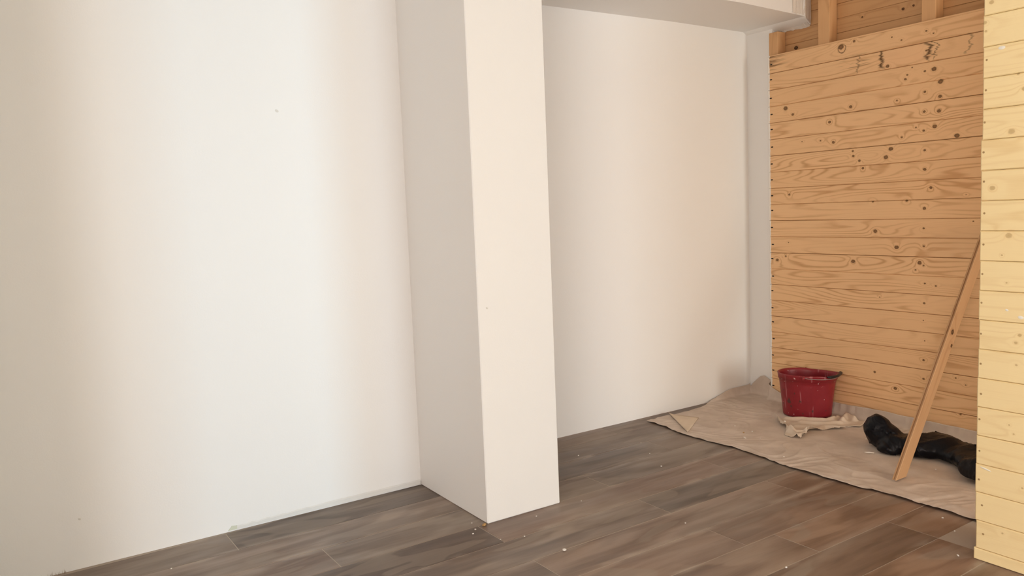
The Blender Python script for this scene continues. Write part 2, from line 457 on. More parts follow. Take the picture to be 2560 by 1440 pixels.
# walls behind the camera: shop front with a window, a doorway and a side window
front = bmesh.new()
for (x0, x1, z0, z1) in ((XB - 0.15, -3.62, 0, CEIL), (-3.13, -3.0, 0, CEIL), (-1.5, -1.15, 0, CEIL), (-0.1, 0.35, 0, CEIL), (-1.15, -0.1, 2.45, CEIL), (-1.15, -0.1, 0, 0.08), (-3.62, -3.11, 2.45, CEIL), (-3.0, -1.5, 2.45, CEIL), (-3.0, -1.5, 0, 0.08)):
    box_bm(x0, x1, YF - 0.15, YF, z0, z1, bm=front)
box_bm(-3.13, -3.02, -11.6, -4.0, 0, CEIL, bm=front)  # unseen partition added to trim the passage daylight to a band
bm_obj('wall_front', front, M['white'], kind='structure')
left = bmesh.new()
for (y0, y1, z0, z1) in ((YF, -5.65, 0, CEIL), (-3.55, 0.3, 0, CEIL), (-5.65, -3.55, 2.45, CEIL), (-5.65, -3.55, 0, 0.12)):
    box_bm(XB - 0.15, XB, y0, y1, z0, z1, bm=left)
box_bm(-4.57, -4.45, -0.92, 0.0, 0, CEIL, bm=left)  # unseen stub wall added to shade the left end of the back wall
bm_obj('wall_left', left, M['white'], kind='structure')
wf = bmesh.new()
for (x0, x1, z0, z1) in ((-3.0, -2.95, 0.08, 2.45), (-1.55, -1.5, 0.08, 2.45), (-2.95, -1.55, 0.08, 0.13), (-2.95, -1.55, 2.40, 2.45)):
    box_bm(x0, x1, YF - 0.14, YF - 0.08, z0, z1, bm=wf)
bm_obj('window_1', wf, M['grey'], kind='structure')

# ------------------------------------------------------------------ floor: long wood-look tiles with a running bond
floor = box('floor', XB, 0.30, YF, 0.42, -0.12, -0.0009, M['grout'], kind='structure')
PITCH, LEN, SL = 0.2095, 1.362, 0.0145
rot = math.atan(SL)
TW, TL = PITCH - 0.0036, LEN - 0.0036
bm = box_bm(0.0016, 0.0016 + TL, -TW - 0.0016, -0.0016, -0.011, 0.0, 0.0007)
t0 = bm_obj('floor_tile', bm, M['tile'], floor)
joint = {0: -3.55, 1: -1.275, 2: -1.908, 3: -1.29, 4: -1.918, 5: -1.290, 6: -1.924, 7: -1.757, 8: -1.30}
first = True
rt = random.Random(5)
for k in range(-2, 20):
    j = joint.get(k, -1.3 if k % 2 else -1.91)
    yk = 0.015 - PITCH * k
    for i in range(-4, 4):
        x0 = j + i * LEN
        x1 = x0 + LEN
        cutx = 1.0
        if k == 1 and i < 0:          # a cut tile under the column shifts this row's joints
            x0 += 0.087
            x1 = x0 + LEN
            if i == -1: cutx = (LEN - 0.087) / LEN
        if x1 < -6.6 or x0 > 0.04 or yk < -4.0:
            continue
        if k < 1 and x1 < -2.65 and yk - PITCH > 0.02: continue
        if k < 0 and x0 < -2.3 and x1 < -2.2: continue
        if yk - PITCH < -2.0 and x0 > -1.36: continue
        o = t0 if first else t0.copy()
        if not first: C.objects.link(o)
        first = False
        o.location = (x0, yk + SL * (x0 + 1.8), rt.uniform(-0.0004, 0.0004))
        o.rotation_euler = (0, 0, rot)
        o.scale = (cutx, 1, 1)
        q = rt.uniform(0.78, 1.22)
        if k == 3 and i == -2: q = 0.66
        if k == 3 and i == -1: q = 1.2
        if k == 4 and i in (-1, -2): q = 1.12
        if k in (0, 1, 2) and i >= -1: q *= 0.9
        if k in (0, 1, 2) and i < -1: q *= 1.08
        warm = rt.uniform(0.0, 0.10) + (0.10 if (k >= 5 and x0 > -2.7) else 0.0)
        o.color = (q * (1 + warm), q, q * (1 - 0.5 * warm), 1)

# ------------------------------------------------------------------ timber cladding
PP = 0.105


def plank_bm(y0, y1, h=PP, th=0.020, cham=0.004):
    """tongue-and-groove board lying along y, face at x=0 towards -x, top edge at z=0"""
    bm = bmesh.new()
    g = 0.0006
    prof = [(th, -h + g), (cham, -h + g), (0.0, -h + g + cham * 0.75), (0.0, -g - cham * 0.8), (cham, -g), (th, -g)]
    a = [bm.verts.new((x, y0, z)) for x, z in prof]
    b = [bm.verts.new((x, y1, z)) for x, z in prof]
    for i in range(len(prof)):
        k = (i + 1) % len(prof)
        bm.faces.new((a[i], a[k], b[k], b[i]))
    bm.faces.new(a[::-1]); bm.faces.new(b)
    # ease the end of the face so that it catches light
    es = [e for e in bm.edges if all(abs(v.co.y - y1) < 1e-6 and v.co.x < 0.001 for v in e.verts)]
    bmesh.ops.bevel(bm, geom=es, offset=0.004, segments=1, affect='EDGES')
    bmesh.ops.recalc_face_normals(bm, faces=bm.faces)
    return bm


# right wall: a stub of white wall, then the timber frame clad with pine
wall_right = box('wall_right', 0.056, 0.30, -0.010, 0.20, 0.0, CEIL, M['white'], kind='structure')
ZC = 2.2475
p0 = bm_obj('plank', plank_bm(-6.28, -0.0195), M['pine_old'], wall_right)
rp = random.Random(11)
for k in range(21):
    o = p0 if k == 0 else p0.copy()
    if k: C.objects.link(o)
    o.location = (rp.uniform(-0.0006, 0.0008), rp.uniform(-0.0035, 0.0025) + (0.003 if k == 0 else 0), ZC - PP * k + rp.uniform(-0.0006, 0.0006))
    o.rotation_euler = (rp.uniform(-0.0006, 0.0006), 0, 0)
o = bm_obj('plank', plank_bm(-6.28, -0.0195, ZC - 21 * PP - 0.004), M['pine_old'], wall_right)
o.location = (0, 0, ZC - 21 * PP)
bm_obj('tongue', box_bm(0.0065, 0.0125, -6.28, -0.024, -0.0008, 0.0085, 0.001), M['pine_old'], p0)
# nails down the left end of every board
nb = bmesh.new()
for k in range(1, 22):
    z = ZC - PP * k + 0.06 + rp.uniform(-0.008, 0.008)
    for y, r in ((-0.046, 0.0058),):
        m = Matrix.Translation((-0.0005, y + rp.uniform(-0.004, 0.004), z)) @ Matrix.Diagonal((0.25, 1.7, 0.75, 1))
        bmesh.ops.create_uvsphere(nb, u_segments=8, v_segments=5, radius=r, matrix=m)
bm_obj('nail_heads', nb, M['nail'], wall_right, kind='stuff')
# studs and outer sheathing seen above the cladding
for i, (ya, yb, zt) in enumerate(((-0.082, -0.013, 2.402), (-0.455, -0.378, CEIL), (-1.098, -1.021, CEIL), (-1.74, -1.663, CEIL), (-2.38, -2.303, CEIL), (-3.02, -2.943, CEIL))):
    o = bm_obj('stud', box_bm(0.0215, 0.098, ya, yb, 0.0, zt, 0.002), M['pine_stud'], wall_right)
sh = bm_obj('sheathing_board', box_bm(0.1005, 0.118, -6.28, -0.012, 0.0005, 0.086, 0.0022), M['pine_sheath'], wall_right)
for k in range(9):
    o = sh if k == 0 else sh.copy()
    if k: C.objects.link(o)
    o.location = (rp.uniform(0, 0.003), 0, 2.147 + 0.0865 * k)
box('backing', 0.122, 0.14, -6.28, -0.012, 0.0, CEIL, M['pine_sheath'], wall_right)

# near partition on the right, clad with fresh pine
XD, YD = -1.3744, -2.0363
part = bm_obj('wall_partition', box_bm(XD + 0.0215, XD + 0.12, YF, YD - 0.012, 0.0, CEIL), M['pine_new'], kind='structure')
pd = bm_obj('plank', plank_bm(-4.9, YD), M['pine_new'], part)
ZD = 1.9343
off = [0.002, 0.0, -0.001, -0.001, 0.004, 0.001, 0.001, 0.001, -0.001, 0.001, -0.002, 0.000, 0.002, 0.001, 0.001, 0.003, 0.001, -0.003, 0.000]
for k in range(-9, 18):
    o = pd if k == -9 else pd.copy()
    if k > -9: C.objects.link(o)
    o.location = (XD + rp.uniform(-0.0005, 0.0005), off[(k + 19) % 19] * 0.9, ZD - PP * k)
o = bm_obj('plank', plank_bm(-4.9, YD, ZD - 18 * PP - 0.0005), M['pine_new'], part)
o.location = (XD, 0.004, ZD - 18 * PP)
nb = bmesh.new()
for y, z in D_NAILS:
    bmesh.ops.create_uvsphere(nb, u_segments=8, v_segments=5, radius=0.0038, matrix=Matrix.Translation((XD - 0.0003, y, z)) @ Matrix.Diagonal((0.25, 1, 1, 1)))
bm_obj('nail_heads', nb, M['nail_soft'], part, kind='stuff')
mk = bmesh.new()
for (y, z, sy, sz, rot_) in ((-2.130, 0.927, 0.006, 0.004, 0.3), (-2.175, 0.905, 0.010, 0.006, 0.1), (-2.070, 0.347, 0.020, 0.0028, 0.22), (-2.097, 1.817, 0.012, 0.006, 0.0)):
    m = Matrix.Translation((XD - 0.0002, y, z)) @ Matrix.Rotation(rot_, 4, 'X') @ Matrix.Diagonal((0.0015, sy, sz, 1))
    bmesh.ops.create_uvsphere(mk, u_segments=10, v_segments=6, radius=1, matrix=m)
bm_obj('paint_mark', mk, M['mark'], part, kind='stuff')
# unseen stub added behind the partition's end to shade the floor at its foot
box('wall_partition_shade_stub', XD + 0.03, -1.08, YD - 0.105, YD - 0.012, 0.0, CEIL, M['pine_sheath'], kind='structure')

# pale strip along the foot of the white wall
rs = random.Random(9)
vs, fs = [], []
n = 40
for i in range(n + 1):
    t = i / n
    x = -3.500 + (-2.612 + 3.500) * t
    zt = 0.020 + 0.008 * min(1, t * 2.2) + rs.uniform(-0.0015, 0.0015) * (1.6 if t < 0.4 else 0.6)
    zb_ = 0.0045
    th = 0.003 + 0.004 * t
    vs += [(x, -th, zb_), (x, -th, zt - 0.004), (x, -0.0012, zt), (x, -0.0002, zb_)]
for i in range(n):
    for k in range(4):
        a, b = 4 * i + k, 4 * i + (k + 1) % 4
        fs.append((a, b, b + 4, a + 4))
fs += [(3, 2, 1, 0), tuple(4 * n + k for k in range(4))]
st = mesh_obj('edge_strip', vs, fs, M['strip'])
tag(st, 'narrow pale strip lying along the foot of the long white wall left of the column', 'strip')
mesh_obj('strip_end', [(-3.538, -0.003, 0.006), (-3.499, -0.003, 0.006), (-3.499, -0.003, 0.021), (-3.520, -0.003, 0.024), (-3.538, -0.0002, 0.006), (-3.499, -0.0002, 0.006), (-3.499, -0.0002, 0.021), (-3.520, -0.0002, 0.024)],
         [(0, 1, 2, 3), (7, 6, 5, 4), (0, 4, 5, 1), (1, 5, 6, 2), (2, 6, 7, 3), (3, 7, 4, 0)], M['strip_end'], st)['label'] = 'greenish torn end of the strip'


# ------------------------------------------------------------------ drop sheet over the floor
def lerp_table(tab, x):
    if x <= tab[0][0]: return tab[0][1]
    for (a, fa), (b, fb) in zip(tab, tab[1:]):
        if x <= b: return fa + (fb - fa) * (x - a) / (b - a)
    return tab[-1][1]


def sstep(a, b, x):
    t = min(1, max(0, (x - a) / (b - a)))
    return t * t * (3 - 2 * t)


edge_x = sorted([(0.115, -0.993), (0.024, -0.999), (-0.046, -1.0), (-0.215, -1.036), (-0.387, -1.031), (-0.627, -1.013), (-0.831, -1.035), (-1.003, -1.055), (-1.232, -1.05), (-1.358, -1.049), (-1.452, -1.025), (-1.637, -1.027), (-1.741, -1.028), (-1.868, -1.034), (-2.02, -1.036)])
climb = [(-2.1, 0.045), (-1.35, 0.054), (-0.81, 0.062), (-0.52, 0.056), (-0.20, 0.042), (-0.10, 0.045), (-0.05, 0.065), (0.0, 0.095), (0.07, 0.128), (0.10, 0.118), (0.17, 0.05), (0.19, 0.03)]
back = [(-0.993, 0.115), (-0.904, 0.123), (-0.81, 0.116), (-0.699, 0.12), (-0.554, 0.139), (-0.465, 0.178), (-0.42, 0.190)]


def bend(s, lim, r=0.035):
    """arc length s along the floor towards a wall at lim -> (coordinate, height)"""
    a = lim - r
    if s <= a: return s, 0.0
    c = a + r * (1 - math.exp(-(s - a) / r))
    return c, (s - a) - (c - a)


def wrinkle(x, y):
    # long soft creases running across the sheet
    a, b = 0.84 * x - 0.55 * y, 0.55 * x + 0.84 * y
    wx = mnoise.noise(Vector((x * 3.1, y * 3.1, 5))); wy = mnoise.noise(Vector((x * 3.1, y * 3.1, 15)))
    v = Vector((a * 3.4 + 1.6 * wy, b * 11.0 + 3.2 * wx, 0.0))
    n1 = mnoise.noise(v)
    am = sstep(-0.25, 0.35, mnoise.noise(Vector((x * 2.7, y * 2.7, 33))))
    n2 = mnoise.noise(Vector((a * 7, b * 34, 9.0)))
    n3 = mnoise.noise(Vector((x * 2.2, y * 2.2, 3.0)))
    ridge = (1 - abs(n1)) ** 4
    n4 = (1 - abs(mnoise.noise(Vector((x * 8 + 2 * wx, y * 8 + 2 * wy, 44))))) ** 6
    return (0.0062 * ridge + 0.0009 * n2) * (0.35 + 0.75 * am) + 0.0035 * n4 * (1 - 0.5 * am) + 0.004 * max(0, n3)


NA, NB = 190, 300
vs, fs = [], []
for j in range(NB + 1):
    b = j / NB
    for i in range(NA + 1):
        a = i / NA
        xe = -1.03 + 1.03 * a
        vend = lerp_table(back, xe) + 0.055 * sstep(-0.47, -0.2, xe)
        v = -2.025 + (vend + 2.025) * b
        vv = min(v, 0.19)
        lim = -0.006 + 0.056 * sstep(-0.014, 0.014, vv)
        ue = lerp_table(edge_x, vv) + 0.004 * mnoise.noise(Vector((v * 14, 0, 0)))
        umax = lim + 0.012 + lerp_table(climb, vv) * (1.0 + 0.08 * mnoise.noise(Vector((v * 9, 2, 0))))
        if vv > -0.11: umax += 0.0
        u = ue + (umax - ue) * a
        x, zx = bend(u, lim)
        y, zy = bend(v, 0.188, 0.03) if xe > -0.50 else (v, 0.0)
        z = max(zx, zy) + 0.25 * min(zx, zy)
        flat = math.exp(-((zx + zy) / 0.03))
        wk = wrinkle(x, y)
        d_edge = u - ue
        hem = 0.0042 * math.exp(-(d_edge / 0.03) ** 2) * (0.55 + 0.9 * abs(mnoise.noise(Vector((v * 6, 7, 0)))))
        swell = 0.006 * math.exp(-((d_edge - 0.06) / 0.03) ** 2) * sstep(-1.0, -1.5, v)
        zz = 0.0028 + z + (wk + hem + swell) * (0.15 + 0.85 * flat)
        x -= wk * 0.8 * (1 - flat) + 0.001
        # lie flat where something stands on the sheet
        q = math.exp(-(((x + 0.156) ** 2 + (y + 0.423) ** 2) / 0.16 ** 2) ** 2)
        qb = 1 - sstep(0.88, 1.12, math.sqrt(((x + 0.42) / 0.31) ** 2 + ((y + 1.42) / 0.60) ** 2))
        qr = 1 - sstep(0.88, 1.12, math.sqrt(((x + 0.34) / 0.40) ** 2 + ((y + 0.59) / 0.30) ** 2))
        qp = math.exp(-(((x + 0.81) ** 2 + (y + 1.41) ** 2) / 0.085 ** 2) ** 2)
        q = max(q, qb, qr, qp)
        zz = zz * (1 - q) + min(zz, 0.0032 + max(zx, zy)) * q
        vs.append((x, y, zz))
for j in range(NB):
    for i in range(NA):
        q = j * (NA + 1) + i
        fs.append((q, q + 1, q + NA + 2, q + NA + 1))
sheet = mesh_obj('drop_sheet', vs, fs, M['fleece'], smooth=True)
md = sheet.modifiers.new('thick', 'SOLIDIFY'); md.thickness = 0.0016; md.offset = -1
tag(sheet, 'wrinkled dusty beige drop sheet spread over the tiles in the wood clad corner', 'drop sheet')
# its folded-over corner
A, B, Cc = Vector((-0.789, 0.136, 0)), Vector((-0.713, -0.048, 0)), Vector((-1.007, -0.241, 0))
vs, fs = [], []
n = 14
idx = {}
for i in range(n + 1):
    for j in range(n + 1 - i):
        s, t = i / n, j / n
        p = A * (1 - s - t) + B * s + Cc * t
        d = s   # distance from the folded edge A-C
        z = 0.004 + 0.010 * math.exp(-d / 0.07) + 0.004 * mnoise.noise(p * 6) * d + 0.004 * d * (1 - d)
        idx[i, j] = len(vs)
        vs.append((p.x, p.y, z + 0.004))
for i in range(n):
    for j in range(n - i):
        fs.append((idx[i, j], idx[i + 1, j], idx[i, j + 1]))
        if j < n - i - 1:
            fs.append((idx[i + 1, j], idx[i + 1, j + 1], idx[i, j + 1]))
fl = mesh_obj('folded_corner', vs, fs, M['fleece_back'], sheet, smooth=True)
md = fl.modifiers.new('thick', 'SOLIDIFY'); md.thickness = 0.0025; md.offset = 0
fl['label'] = 'lighter folded-over corner of the sheet'

# ------------------------------------------------------------------ red bucket
BX, BY, BZ = -0.161, -0.425, 0.0052
bucket = empty('bucket', (BX, BY, BZ))
tag(bucket, 'paint-spattered red plastic bucket with a black-gripped handle standing by the wood wall', 'bucket')
RA, RB, RANG, KB, BH = 0.132, 0.170, 0.538, 0.835, 0.262


def ell(th, k, z, grow=0.0):
    # oval, drawn out to a lip towards +r (screen right)
    lip = math.radians(-35)
    dth = (th + RANG - lip + math.pi) % (2 * math.pi) - math.pi
    sp = 0.020 * math.exp(-(dth / 0.28) ** 2) * max(0, (z - 0.14) / 0.12)
    a, b = RA * k + grow, RB * k + grow
    X, Y = a * math.cos(th), b * math.sin(th)
    L = math.hypot(X, Y)
    X, Y = X * (1 + sp / L), Y * (1 + sp / L)
    ca, sa = math.cos(RANG), math.sin(RANG)
    return (X * ca - Y * sa, X * sa + Y * ca, z)


NTH = 72
prof = [(KB - 0.06, 0.0, 0.0), (KB - 0.005, 0.004, 0.0), (KB + 0.005, 0.016, 0.0)]
for i in range(1, 9):
    q = i / 8
    prof.append((KB + (0.965 - KB) * q, 0.016 + (BH - 0.05) * q, 0.0))
zt = 0.016 + BH - 0.05
prof += [(0.972, zt + 0.002, 0.004), (0.975, zt + 0.026, 0.006), (0.985, BH, 0.007), (0.985, BH + 0.003, 0.003), (0.975, BH + 0.001, -0.001), (0.965, zt + 0.02, -0.003), (0.955, zt, -0.003)]
for i in range(7, -1, -1):
    q = i / 8
    prof.append((KB + (0.965 - KB) * q, 0.018 + (BH - 0.05) * q, -0.004))
vs, fs = [], []
for k, z, g in prof:
    for i in range(NTH):
        th = 2 * math.pi * i / NTH
        x, y, zz = ell(th, k, z, g)
        # shallow step in the rim: higher on the left half than at the pouring side
        if z > zt + 0.01:
            sx = x * 0.84 - y * 0.55
            zz += 0.006 * (1 - sstep(0.03, 0.07, sx)) - 0.004
        vs.append((x, y, zz))
for r in range(len(prof) - 1):
    for i in range(NTH):
        a, b = r * NTH + i, r * NTH + (i + 1) % NTH
        fs.append((a, b, b + NTH, a + NTH))
fs.append(tuple(range(NTH))[::-1]); fs.append(tuple((len(prof) - 1) * NTH + i for i in range(NTH)))
body = mesh_obj('body', vs, fs, M['bucket'], bucket, smooth=True)


def tube(name, pts, r, mat, parent, seg=10, close=True):
    bm = bmesh.new()
    rings = []
    n = len(pts)
    for i, p in enumerate(pts):
        t = (Vector(pts[min(i + 1, n - 1)]) - Vector(pts[max(i - 1, 0)])).normalized()
        up = Vector((0, 0, 1)) if abs(t.z) < 0.9 else Vector((1, 0, 0))
        a = t.cross(up).normalized(); b = a.cross(t)
        rr = r(i / (n - 1)) if callable(r) else r
        rings.append([bm.verts.new(Vector(p) + rr * (math.cos(k * 2 * math.pi / seg) * a + math.sin(k * 2 * math.pi / seg) * b)) for k in range(seg)])
    for a, b in zip(rings, rings[1:]):
        for k in range(seg):
            bm.faces.new((a[k], a[(k + 1) % seg], b[(k + 1) % seg], b[k]))
    bm.faces.new(rings[0][::-1]); bm.faces.new(rings[-1])
    bmesh.ops.recalc_face_normals(bm, faces=bm.faces)
    return bm_obj(name, bm, mat, parent, smooth=True)


# bail folded down along the near side of the rim; angles measured round the oval
def screen_ang(th):
    x, y, z = ell(th, 0.985, BH, 0.007)
    return math.atan2(x * -0.54 - y * 0.84, x * 0.84 - y * 0.55)   # 0 = right, 90 deg = towards camera


samples = sorted((screen_ang(2 * math.pi * i / 720), 2 * math.pi * i / 720) for i in range(720))


def rim_at(deg, out, z):
    a = math.radians(deg)
    th = min(samples, key=lambda s: abs((s[0] - a + math.pi) % (2 * math.pi) - math.pi))[1]
    x, y, _ = ell(th, 0.985, BH, 0.007 + out)
    return (x, y, z)


hp = []
for d in range(118, -1, -6):
    q = (118 - d) / 118
    hp.append(rim_at(d, 0.004 + 0.006 * q, BH - 0.006 + 0.004 * q - 0.010 * math.sin(math.pi * q)))
for d in range(-6, -73, -6):
    q = 1 - (-d) / 72
    hp.append(rim_at(d, 0.004 + 0.006 * q, BH - 0.004 - 0.006 * math.sin(math.pi * q)))
hd = tube('handle', hp, 0.0024, M['wire'], bucket, 8)
hd['label'] = 'grey wire handle'
gp = [rim_at(d, 0.010, BH + 0.001 - 0.003 * math.sin(math.radians(d * 2.5))) for d in range(66, 5, -6)]
gr = tube('grip', gp, lambda t: 0.0078 if 0.08 < t < 0.92 else 0.0055, M['grip'], hd, 10)
gr['label'] = 'black plastic grip'
for d in (118, -72):
    x, y, z = rim_at(d, 0.004, BH - 0.008)
    bm = bmesh.new()
    bmesh.ops.create_uvsphere(bm, u_segments=12, v_segments=8, radius=0.011, matrix=Matrix.Translation((x, y, z)) @ Matrix.Diagonal((0.8, 0.8, 1.2, 1)))
    bm_obj('lug', bm, M['bucket'], bucket, smooth=True)

# ------------------------------------------------------------------ crumpled rag in front of the bucket
poly = [(-0.375, -0.361), (-0.475, -0.474), (-0.517, -0.55), (-0.623, -0.618), (-0.63, -0.664), (-0.608, -0.714), (-0.546, -0.707), (-0.45, -0.663), (-0.396, -0.689), (-0.317, -0.726), (-0.272, -0.765), (-0.243, -0.714), (-0.215, -0.76), (-0.174, -0.796), (-0.06, -0.758), (-0.085, -0.708), (-0.035, -0.635), (-0.045, -0.605), (-0.085, -0.624), (-0.121, -0.600), (-0.13, -0.61), (-0.207, -0.60), (-0.262, -0.50), (-0.337, -0.42)]
ridges = [([(-0.375, -0.361), (-0.517, -0.55), (-0.612, -0.69), (-0.579, -0.71), (-0.446, -0.667)], 0.024, 0.010),
          ([(-0.357, -0.426), (-0.290, -0.500), (-0.225, -0.605), (-0.11, -0.605)], 0.018, 0.013),
          ([(-0.472, -0.666), (-0.345, -0.679), (-0.272, -0.755)], 0.017, 0.010),
          ([(-0.161, -0.671), (-0.05, -0.62), (-0.09, -0.701)], 0.030, 0.016),
          ([(-0.56, -0.60), (-0.565, -0.66), (-0.52, -0.69)], 0.024, 0.011),
          ([(-0.36, -0.53), (-0.30, -0.62), (-0.20, -0.68)], 0.015, 0.013),
          ([(-0.45, -0.56), (-0.40, -0.62)], 0.012, 0.013)]


def inpoly(x, y):
    c = False
    for (x0, y0), (x1, y1) in zip(poly, poly[1:] + poly[:1]):
        if (y0 > y) != (y1 > y) and x < (x1 - x0) * (y - y0) / (y1 - y0) + x0: c = not c
    return c


def segd(x, y, a, b):
    ax, ay = a; bx, by = b
    t = max(0, min(1, ((x - ax) * (bx - ax) + (y - ay) * (by - ay)) / ((bx - ax) ** 2 + (by - ay) ** 2 + 1e-12)))
    return math.hypot(x - ax - t * (bx - ax), y - ay - t * (by - ay))


st_ = 0.005
vid, vs, fs = {}, [], []


def rv(i, j):
    if (i, j) not in vid:
        x, y = i * st_, j * st_
        z = 0.008
        for pl_, h, sg in ridges:
            d = min(segd(x, y, a, b) for a, b in zip(pl_, pl_[1:]))
            z += h * math.exp(-(d / sg) ** 2)
        z += 0.004 * mnoise.noise(Vector((x * 22, y * 22, 1))) + 0.006 * max(0, mnoise.noise(Vector((x * 9, y * 16, 4))))
        bd = math.hypot((x - BX), (y - BY))
        vid[i, j] = len(vs)
        vs.append((x, y, z))
    return vid[i, j]


for i in range(-130, 5):
    for j in range(-165, -70):
        if inpoly((i + .5) * st_, (j + .5) * st_):
            # the rag stops at the foot of the bucket
            ex, ey = (i + .5) * st_ - BX, (j + .5) * st_ - BY
            ca, sa = math.cos(RANG), math.sin(RANG)
            u_, v_ = ex * ca + ey * sa, -ex * sa + ey * ca
            if (u_ / (RA * 0.90)) ** 2 + (v_ / (RB * 0.90)) ** 2 < 1: continue
            fs.append((rv(i, j), rv(i + 1, j), rv(i + 1, j + 1), rv(i, j + 1)))
rag = mesh_obj('rag', vs, fs, M['rag'], smooth=True)
md = rag.modifiers.new('soft', 'SMOOTH'); md.iterations = 3; md.factor = 0.5
md = rag.modifiers.new('thick', 'SOLIDIFY'); md.thickness = 0.004; md.offset = 0
tag(rag, 'crumpled cream cleaning rag on the drop sheet in front of the red bucket', 'rag')

# ------------------------------------------------------------------ black plastic bag
bm = bmesh.new()
for (c, r, rz, ry) in (((-0.425, -1.062, 0.090), (0.060, 0.072, 0.086), 0.2, 0.15), ((-0.415, -1.105, 0.060), (0.075, 0.090, 0.075), 0.2, 0.0), ((-0.475, -1.155, 0.030), (0.070, 0.060, 0.034), 0, 0),
                       ((-0.425, -1.17, 0.045), (0.095, 0.08, 0.052), 0, 0), ((-0.38, -1.27, 0.050), (0.12, 0.13, 0.056), 0, 0), ((-0.345, -1.34, 0.052), (0.11, 0.12, 0.060), 0, 0),
                       ((-0.345, -1.45, 0.040), (0.115, 0.13, 0.044), 0, 0), ((-0.39, -1.56, 0.050), (0.15, 0.12, 0.056), 0.3, 0), ((-0.535, -1.69, 0.060), (0.112, 0.14, 0.066), 0, 0), ((-0.3, -1.64, 0.055), (0.12, 0.15, 0.065), 0, 0)):
    m = Matrix.Translation(c) @ Matrix.Rotation(rz, 4, 'Z') @ Matrix.Rotation(ry, 4, 'Y') @ Matrix.Diagonal((*r, 1))
    bmesh.ops.create_icosphere(bm, subdivisions=3, radius=1.0, matrix=m)
bag = bm_obj('bin_bag', bm, M['bag'], smooth=True)
md = bag.modifiers.new('join', 'REMESH'); md.mode = 'VOXEL'; md.voxel_size = 0.0075; md.use_smooth_shade = True
md = bag.modifiers.new('soft', 'SMOOTH'); md.iterations = 14; md.factor = 0.5
dg = bpy.context.evaluated_depsgraph_get()
me = bpy.data.meshes.new_from_object(bag.evaluated_get(dg))
bag.modifiers.clear()
bag.data = me
for v in me.vertices:
    p = v.co
    q = Vector((p.x * 5 + 2, p.y * 3.2, p.z * 6))
    w1 = mnoise.noise(Vector((p.x * 3, p.y * 3, p.z * 3 + 9)))
    f = (1 - abs(mnoise.noise(q + Vector((3 + w1, 1, 2))))) ** 7
    f2 = (1 - abs(mnoise.noise(Vector((p.x * 9 - p.y * 7 + w1, p.y * 5 + p.x * 6, p.z * 12))))) ** 9
    f3 = (1 - abs(mnoise.noise(Vector((p.x * 13 + p.y * 9 + 2 * w1, p.y * 8 - p.x * 5, p.z * 16 + 4))))) ** 5
    d = 0.016 * f + 0.008 * f2 + 0.003 * f3 - 0.008
    v.co = p + v.normal * d
    v.co.z = max(v.co.z, 0.0075 if v.co.z < 0.011 else v.co.z)
me.polygons.foreach_set('use_smooth', [True] * len(me.polygons))
if not me.materials: me.materials.append(M['bag'])
tag(bag, 'slack black plastic bin bag lying on the drop sheet behind the leaning board', 'bag')

# ------------------------------------------------------------------ loose cladding board leaning on the wood wall
dv = Vector((0.565, 0.0, 0.825)).normalized()
ev = Vector((0.825, 0.0, -0.565)).normalized()
nv = Vector((0.0, -1.0, 0.0))
Lb, wb, tb = 1.395, 0.073, 0.020
# outline: x along, y across, z through the thickness; grooved long edge towards the upper left
tan = dv.x / dv.z
cut = ev.x * 0 + wb * (-ev.z) / dv.z          # how far the lower corner is cut back so that the end sits flat
prof2 = [(0.0, 0.0), (0.0, 0.006), (0.006, 0.0068), (0.006, 0.0122), (0.0, 0.013), (0.0, tb - 0.002), (0.003, tb), (wb - 0.004, tb), (wb, tb - 0.004), (wb, 0.003), (wb - 0.003, 0.0)]
vs, fs = [], []
nseg = 6
for s in range(nseg + 1):
    for (yy, zz) in prof2:
        base = yy * (-ev.z) / dv.z            # start on the floor plane
        x = base + (Lb - base) * s / nseg
        vs.append((x, yy, zz))
m_ = len(prof2)
for s in range(nseg):
    for k in range(m_):
        a, b = s * m_ + k, s * m_ + (k + 1) % m_
        fs.append((a, b, b + m_, a + m_))
fs.append(tuple(range(m_))[::-1]); fs.append(tuple(nseg * m_ + k for k in range(m_)))
board = mesh_obj('loose_board', vs, fs, M['pine_board'])
bmx = bmesh.new(); bmx.from_mesh(board.data); bmesh.ops.recalc_face_normals(bmx, faces=bmx.faces); bmx.to_mesh(board.data); bmx.free()
board.matrix_world = Matrix(((dv.x, ev.x, nv.x, -0.857), (dv.y, ev.y, nv.y, -1.403), (dv.z, ev.z, nv.z, 0.011), (0, 0, 0, 1)))
tag(board, 'loose grooved pine board leaning against the wood wall over the black bag', 'board')

# ------------------------------------------------------------------ crumbs and slivers
rc = random.Random(21)


def chip(name, x, y, z, r, mat, lab, cat, group=None, sx=1.0, sy=1.0, rz=None):
    bm = bmesh.new()
    bmesh.ops.create_icosphere(bm, subdivisions=1, radius=1.0)
    for v in bm.verts:
        v.co *= rc.uniform(0.75, 1.15)
        v.co.x *= r * sx; v.co.y *= r * sy; v.co.z *= r * 0.62
    zmin = min(v.co.z for v in bm.verts)
    for v in bm.verts: v.co.z -= zmin
    o = bm_obj(name, bm, mat)
    o.location = (x, y, z); o.rotation_euler = (0, 0, rc.uniform(0, 3) if rz is None else rz)
    return tag(o, lab, cat, group)


